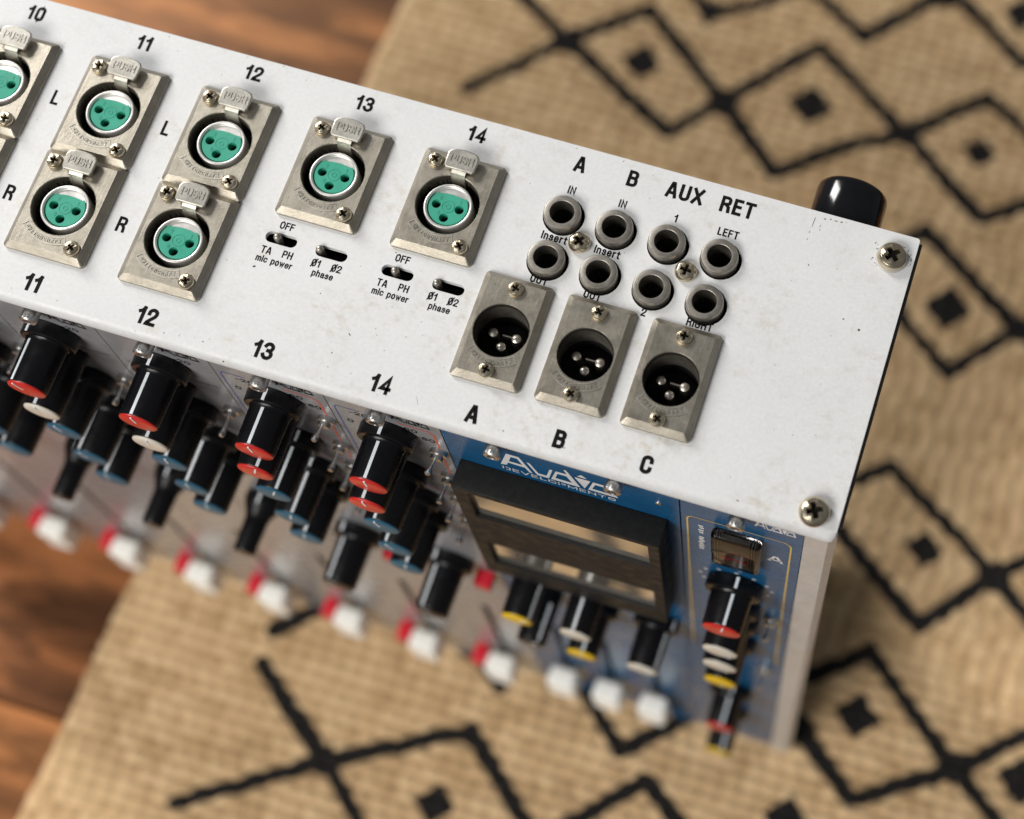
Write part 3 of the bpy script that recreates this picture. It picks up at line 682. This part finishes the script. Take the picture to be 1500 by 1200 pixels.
# ---- control modules
def knurl(k, h): return 0.17 if (k % 2 and 0.6 < h < 4.6) else 0.0
CAPS = mesh('cap_screw', *lathe([(1.4, 0), (2.55, 0.02), (2.65, 0.6), (2.65, 4.5), (2.4, 4.9), (1.5, 4.95), (1.45, 4.8), (1.4, 2.6), (0, 2.6)], 48, 'y', knurl), 'steel', 28)
def logo_polys():
    return [([(-7.8, -29.9), (-4.8, -16.8), (-0.8, -16.7), (2.4, -30.3), (1.5, -30.3), (0.3, -26.3), (-5.1, -26.1), (-5.7, -28.9)], [(-4.6, -24.2), (-3.5, -18.9), (-1.5, -18.9), (-0.3, -24.2)]),
            ([(1.4, -19.9), (2.3, -19.9), (4.4, -28.3), (7.0, -28.3), (8.6, -20.2), (9.5, -20.2), (7.6, -30.4), (3.9, -30.4)], None),
            ([(8.3, -30.3), (10.5, -20.3), (14.0, -20.1), (13.2, -16.3), (14.1, -16.1), (17.6, -30.3)], [(9.8, -27.9), (10.9, -22.5), (13.7, -22.4), (15.2, -27.9)]),
            ([(16.3, -20.5), (21.4, -20.2), (19.0, -29.9)], None), ([(17.2, -18.9), (18.8, -16.2), (20.4, -18.9)], None),
            ([(20.1, -30.0), (22.2, -20.4), (27.2, -20.3), (29.6, -30.0)], [(21.5, -27.9), (22.7, -22.6), (26.2, -22.5), (27.6, -27.9)])]
LOGO = join(*[plate2d(o, [h] if h else [], flat=True) for o, h in logo_polys()])
LOGO = ([(x, z, 0) for x, z, _ in LOGO[0]], LOGO[1])
def logo(x0, x1, z0, z1):       # fitted box on the face
    return [(x0 + (x + 7.8) / 37.4 * (x1 - x0), z0 + (z + 30.4) / 14.3 * (z1 - z0), 0) for x, z, _ in LOGO[0]], LOGO[1]
def fp(name, vf, mat, parent, dy=0.06):      # print on a module face (parent origin x = module centre, y = YC, z = 0)
    v = to_face(vf, 0); return obj(name, mesh(name, v[0], v[1], mat), parent, (0, -dy, 0))
def tx(s, x, z, h, wide=1.3): return tz(text2d(s, h, wide, 0.15), x, z, 0)

MODB = {}
def module(x0, x1, mat, zb=-394.8, holes=()):
    xc = (x0 + x1) / 2
    out = [(x0 - xc + .18, zb), (x1 - xc - .18, zb), (x1 - xc - .18, -2.2), (x0 - xc + .18, -2.2)]
    v = plate2d(out, holes, 0, 1.6, 0.12)
    v = ([(x, 1.6 - z, y) for x, y, z in v[0]], v[1])
    return mesh('channel_module', v[0], v[1], mat, 30), xc
# knobs
def knob_mesh(rs=1.0, L=18.6, skirt=True):
    p = [(0, 0.3)]
    if skirt: p += [(8.9 * rs, 0.3), (9.1 * rs, 0.8), (8.9 * rs, 4.4), (8.5 * rs, 4.8), (7.0 * rs, 4.9), (6.8 * rs, 5.2)]
    else: p += [(6.9 * rs, 0.3), (6.9 * rs, 0.8)]
    p += [(6.55 * rs, 6.0), (6.3 * rs, L - 0.9), (6.1 * rs, L - 0.5), (5.9 * rs, L - 0.5), (0, L - 0.5)]
    rib = lambda k, h: (0.09 if (k % 2 and 6.5 < h < L - 1) else 0)
    return mesh('knob', *lathe(p, 64, 'y'), 'black', 30)
def cap_mesh(rs, L, mat): return mesh('knob_cap', *lathe([(6.05 * rs, L - 0.6), (6.1 * rs, L - 0.1), (5.8 * rs, L + 0.2), (3.5 * rs, L + 0.42), (0, L + 0.5)], 40, 'y'), mat, 50)
def line_mesh(rs, L, skirt=True, cap=True, w=1.0):
    a = box(-w / 2, w / 2, -(L - 0.7), -6.0, 0, 0.3)
    v = [(x, y, 6.57 * rs + (6.3 - 6.55) * rs * (-y - 6.0) / (L - 7) + z - 0.18) for x, y, z in a[0]]
    ps = [(v, a[1])]
    if skirt: ps.append(box(-w / 2, w / 2, -4.5, -0.8, 8.6 * rs, 9.15 * rs))
    if cap: ps.append(box(-0.28, 0.28, -(L + 0.56), -(L - 0.3), 1.0 * rs, 5.6 * rs))
    return mesh('pointer_line', *join(*ps), 'line')
K = {}
def knob(x, z, tipy, col, ang=0.0, rs=1.0, skirt=True):
    L = round(YC - tipy, 1); key = (L, rs, skirt)
    if key not in K: K[key] = (knob_mesh(rs, L, skirt), line_mesh(rs, L, skirt))
    km, lm = K[key]
    o = part('knob', km, x, YC, z); o.rotation_euler = (0, ang, 0)
    ck = (L, rs, col)
    if ck not in K: K[ck] = cap_mesh(rs, L, col)
    obj('knob_cap', K[ck], o); obj('pointer_line', lm, o)
    return o
SLIM = mesh('pan_knob', *lathe([(0, 0.3), (7.3, 0.3), (7.4, 2.6), (6.9, 4.6), (4.9, 8.6), (4.5, 10.5), (4.2, 22.6), (3.9, 23.1), (0, 23.2)], 40, 'y'), 'black', 35)
SLIML = mesh('pointer_line', *box(-0.4, 0.4, -5.0, -0.6, 7.1, 7.5), 'line')
NUT = mesh('toggle_switch', *lathe([(0, 0), (2.9, 0.0), (2.9, 1.6), (2.1, 1.9), (2.0, 3.2), (0, 3.4)], 12, 'y'), 'steel', 30)
LEV = mesh('toggle_lever', *lathe([(0.45, 2.6), (0.5, 7.2), (0.9, 8.2), (1.15, 9.2), (0.9, 10.0), (0, 10.3)], 16, 'y'), 'steel', 50)
# fader cap: a waisted block
def fader_cap(w=12.4, hz=24, d=12.0):
    vs, fs = [], []
    prof = [(-hz / 2, d * .80), (-hz / 2 + 1.0, d * 1.0), (-hz / 4, d * .93), (0, d * .84), (hz / 4, d * .93), (hz / 2 - 1.0, d * 1.0), (hz / 2, d * .80), (hz / 2 - .8, 2.6), (-hz / 2 + .8, 2.6)]
    bm = bmesh.new(); A = [bm.verts.new((-w / 2, -h, z)) for z, h in prof]; B = [bm.verts.new((w / 2, -h, z)) for z, h in prof]; n = len(prof)
    for k in range(n): bm.faces.new((A[k], A[(k + 1) % n], B[(k + 1) % n], B[k]))
    bm.faces.new(A); bm.faces.new(list(reversed(B)))
    bmesh.ops.bevel(bm, geom=list(bm.edges), offset=1.0, segments=3, affect='EDGES'); bm.verts.index_update()
    r = [tuple(v.co) for v in bm.verts], [tuple(v.index for v in f.verts) for f in bm.faces]; bm.free(); return r
FCAP = mesh('fader_knob', *join(fader_cap()), 'fader', 50)
FSTEM = mesh('fader_stem', *box(-1.5, 1.5, -3.0, 3.0, -3, 3), 'steel')
FLINE = mesh('fader_mark', *box(-4.3, 4.3, -10.3, -9.95, -0.4, 0.4), 'black')
RBTN = mesh('push_button', *lathe([(0, 0.2), (3.9, 0.2), (3.9, 8.0), (3.5, 8.9), (0, 9.2)], 28, 'y'), 'redbtn', 40)
SBTN = mesh('push_button', *box(-3.4, 3.4, -6.5, -0.1, -3.4, 3.4, 0.6, 2), 'redbtn', 40)
FTRACK = mesh('fader_track', *box(-1.6, 1.6, 3.0, 4.0, -62, 62), 'void')
def fader(x, z, red=True, track=True):
    o = part('fader_knob', FCAP, x, YC, z)
    obj('fader_stem', FSTEM, o); obj('fader_mark', FLINE, o)
    if red: part('push_button', RBTN, x - 10.8, YC, z + 3)
rng = random.Random(11)
for n in range(7, 15):
    xc = chx(n); new = n >= 13
    slot = rrect(1.7, 4.7, -384, -262, 1.45, 3)
    me, _ = module(xc - PITCH / 2, xc + PITCH / 2, 'grey', -394.8, [slot])
    m = part('channel_module', me, xc, YC, 0)
    obj('cap_screw', CAPS, m, (0.2, 0, -7.8)); obj('fader_track', FTRACK, m, (3.2, 0, -323))
    fp('maker_logo', logo(2.6, 15.0, -15.6, -9.4), 'ink', m)
    if new:
        fp('print_frame', join(poly_strip([(-16.4, -74), (-16.4, -20), (-15.4, -18.2), (-8.0, -18.2)], 0.5)), 'inkblue', m)
        fp('print_frame', join(poly_strip([(4.0, -18.2), (13.6, -18.2), (15.4, -20.6), (15.4, -78)], 0.7)), 'inkred', m)
        fp('gain_scale', join(tx('-60', 6.8, -22.0, 2.9), tx('-80', 11.8, -27.2, 2.9), tx('-20', -9.0, -21.4, 2.9), tx('0', -13.2, -31, 2.9)), 'ink', m)
        fp('print_frame', join(*[poly_strip([(-15.5, z), (15.0, z)], 0.5) for z in (-62, -86, -110, -134)]), 'inkred', m)
    else:
        fp('gain_scale', join(tx('-20', 7.6, -20.0, 2.8)), 'ink', m)
        fp('print_frame', join(*[poly_strip([(-15.5, z), (15.5, z)], 0.4) for z in (-38, -62, -86, -110, -140)]), 'ink', m)
    fp('print_frame', join(*[poly_strip([(-13, z), (-7, z)], 0.4) for z in range(-380, -262, 12)], *[poly_strip([(5, z), (9, z)], 0.4) for z in range(-380, -262, 12)]), 'ink', m)
    ang = {7: .1, 8: .2, 9: .3, 10: .1, 11: -0.55, 12: -0.12, 13: -0.1, 14: -0.05}[n]
    knob(xc, -28.6 if new else -27.4, -35.5 if new else -37.4, 'red', ang)
    knob(xc - (2.0 if new else 0.6), -43.5 if new else -45.5, -38.2 if new else -38.8, 'red' if new else 'cream', rng.uniform(-.2, .25), 0.97, False)
    for z in (-67, -96, -121): knob(xc - (1.2 if new else 0.3), z, -38.2, 'blue', rng.uniform(-.5, .3), 0.99)
    if new:
        knob(xc - 0.5, -184, -39.8, 'black', -0.5, 1.04)
    else:
        p = part('knob', SLIM, xc, YC, -176); p.rotation_euler = (0, rng.uniform(-.3, .3), 0); obj('pointer_line', SLIML, p)
    if new:
        for z, up in ((-36, 1), (-62, .2), (-84, .2), (-112, .1)):
            t = part('toggle_switch', NUT, xc + 15.0, YC, z); t.rotation_euler = (0, 0, 0)
            lv = obj('toggle_lever', LEV, t); lv.rotation_euler = (-0.45 * up, 0, 0)
        part('push_button', SBTN, xc + 12.6, YC, -194)
    fader(xc + 3.2, -361 + rng.uniform(-1.5, 1.5))
for n in range(7, 15):
    if n < 13:
        t = part('toggle_switch', NUT, chx(n) + 15.2, YC, -58); obj('toggle_lever', LEV, t)
me, xbl = module(-329.2, chx(7) - PITCH / 2, 'grey'); part('blank_panel', me, xbl, YC, 0)
# meter module
xa, xb = chx(14) + PITCH / 2, 49.1
slots = [rrect(x - (xa + xb) / 2 - 1.4, x - (xa + xb) / 2 + 1.4, -384, -262, 1.35, 3) for x in (-9.2, 12.0, 33.2)]
me, xc = module(xa, xb, 'bluepanel', -394.8, slots); m = part('meter_module', me, xc, YC, 0, label='blue panel with the level meters and maker logo')
for x in (-6.6, 30.3): obj('cap_screw', CAPS, m, (x - xc, 0, -7.0))
for x in (-9.2, 12.0, 33.2): obj('fader_track', FTRACK, m, (x - xc, 0, -323)); fader(x, -347, False)
fp('maker_logo', logo(-7.8 - xc, 29.6 - xc, -30.4, -16.1), 'print', m)
fp('maker_name', tz(text2d('DEVELOPMENTS', 2.9, 1.75, 0.15, 0.21), 10.6 - xc, -33.0, 0), 'print', m)
for x in (42.5,): obj('rivet', mesh('rivet', *lathe([(1.1, 0), (1.0, .3), (0, .45)], 14, 'y'), 'steel', 40), m, (x - xc, -0.02, -22.5))
hx0, hx1, hz0, hz1, HY = -21.8, 45.1, -143.5, -37.5, 9.2
hv = plate2d(rrect(hx0 + 8, hx1 + 8 - 16, hz0, hz1, 0.6, 2) if False else rrect(hx0, hx1, hz0, hz1, 0.6, 2), [rrect(-16.7, 41.2, -67.5, -41.0, 0.5, 2), rrect(-16.9, 41.2, -128, -100.5, 0.5, 2)], 0, HY, 0.5)
hv = ([(x - 11.6, -z, y) for x, y, z in hv[0]], hv[1])
hs = part('meter_housing', mesh('meter_housing', *hv, 'meter', 30), 11.6, YC - 0.02, 0, label='charcoal twin meter housing')
for z0, z1 in ((-67.6, -40.9), (-128.1, -100.4)):
    g = box(-16.9 - 11.6, 41.3 - 11.6, -HY + 1.6, -HY + 2.4, z0, z1)
    obj('meter_window', mesh('meter_window', *g, 'glass'), hs)
knob(-8.0, -156, -38.0, 'yellow', 0.9, 0.95); knob(-6.0, -192, -38.2, 'black', 0.6, 0.9, False)
knob(14.2, -153, -38.0, 'cream', -0.1, 0.95); knob(14.0, -190, -37.6, 'yellow', 0.1, 0.95); knob(38.0, -182, -37.6, 'cream', 0.9, 0.97)
fp('print_frame', join(*[poly_strip([(xa - xc + 1, z), (xb - xc - 1, z)], 1.2) for z in (-205, -250)], *[poly_strip([(x - xc, -388), (x - xc, -252)], 1.2) for x in (1.5, 22.6)]), 'inkblue', m)
# master module
me, xc = module(49.1, 87.1, 'bluepanel'); m = part('master_module', me, xc, YC, 0, label='blue master panel framed with a gold line')
obj('cap_screw', CAPS, m, (67.4 - xc, 0, -7.4))
fp('maker_logo', logo(72.0 - xc, 84.8 - xc, -16.2, -9.6), 'print', m)
fp('print_frame', poly_strip([(51.3 - xc, -205), (51.3 - xc, -29), (51.8 - xc, -27), (53 - xc, -26.0), (81.5 - xc, -25.4), (83.2 - xc, -27.0), (83.7 - xc, -29), (83.7 - xc, -205)], 0.55), 'gold', m)
fp('output_letter', tx('A', 79.4 - xc, -47.5, 6.5), 'print', m)
fp('print_marks', join(*[poly_strip([(55.6 - xc + dx, z), (55.6 - xc + dx + w, z)], 1.5) for z, dx, w in [(-34, -.8, 1.5), (-36.2, -.5, 1.4), (-39, -.9, 1.7), (-41.4, -.6, 1.3), (-47, -.7, 1.6), (-49, -.8, 1.5), (-51, -.6, 1.7), (-53, -.9, 1.5), (-55, -.6, 1.4), (-57.4, -.8, 1.8), (-60, -.7, 1.5)]]), 'print', m)
dots_ = []
for k in range(11):
    a = math.radians(235 - 29 * k); dots_.append(tz(([(x, y, 0) for x, y in circle(0, 0, 0.75, 10)], [tuple(range(10))]), 67.2 - xc + 12.2 * math.cos(a), -92 + 12.2 * math.sin(a), 0))
fp('dial_dots', join(*dots_), 'print', m)
lx0, lx1, lz0, lz1 = 59.4, 75.2, -61, -28.5
lens = box(lx0 - 67.3, lx1 - 67.3, -3.8, -0.1, lz0, lz1, 1.5, 4)
ln = part('lamp_lens', mesh('lamp_lens', *lens, 'lens', 40), 67.3, YC, 0, label='smoked clear plastic indicator block')
obj('lens_core', mesh('lens_core', *join(box(-4.4, 4.4, -2.2, -1.0, -58, -32), *[box(-6.4 + i * .75, -6.0 + i * .75, -3.0, -.6, -58, -31) for i in range(3)], *[box(4.9 + i * .8, 5.3 + i * .8, -3.0, -.6, -58, -31) for i in range(2)]), 'ferrule'), ln)
obj('lens_band', mesh('lens_band', *box(-4.2, 4.2, -2.8, -2.5, -50.5, -49.3), 'redbtn'), ln)
for z, ty, c, a, rs in ((-90.5, -34.2, 'red', 0.10, 1.06), (-118, -35.5, 'cream', 2.4, 1.0), (-141.5, -35.8, 'cream', 2.6, 1.0), (-175.5, -34.9, 'yellow', 2.9, 1.0), (-273, -35.2, 'red', 0.12, 0.98), (-322, -37.6, 'yellow', .3, 0.9)):
    knob(67.2, z, ty, c, a, rs)
for z in (-128, -215): 
    t = part('toggle_switch', NUT, 80.5, YC, z); lv = obj('toggle_lever', LEV, t); lv.rotation_euler = (-0.4, 0, 0)
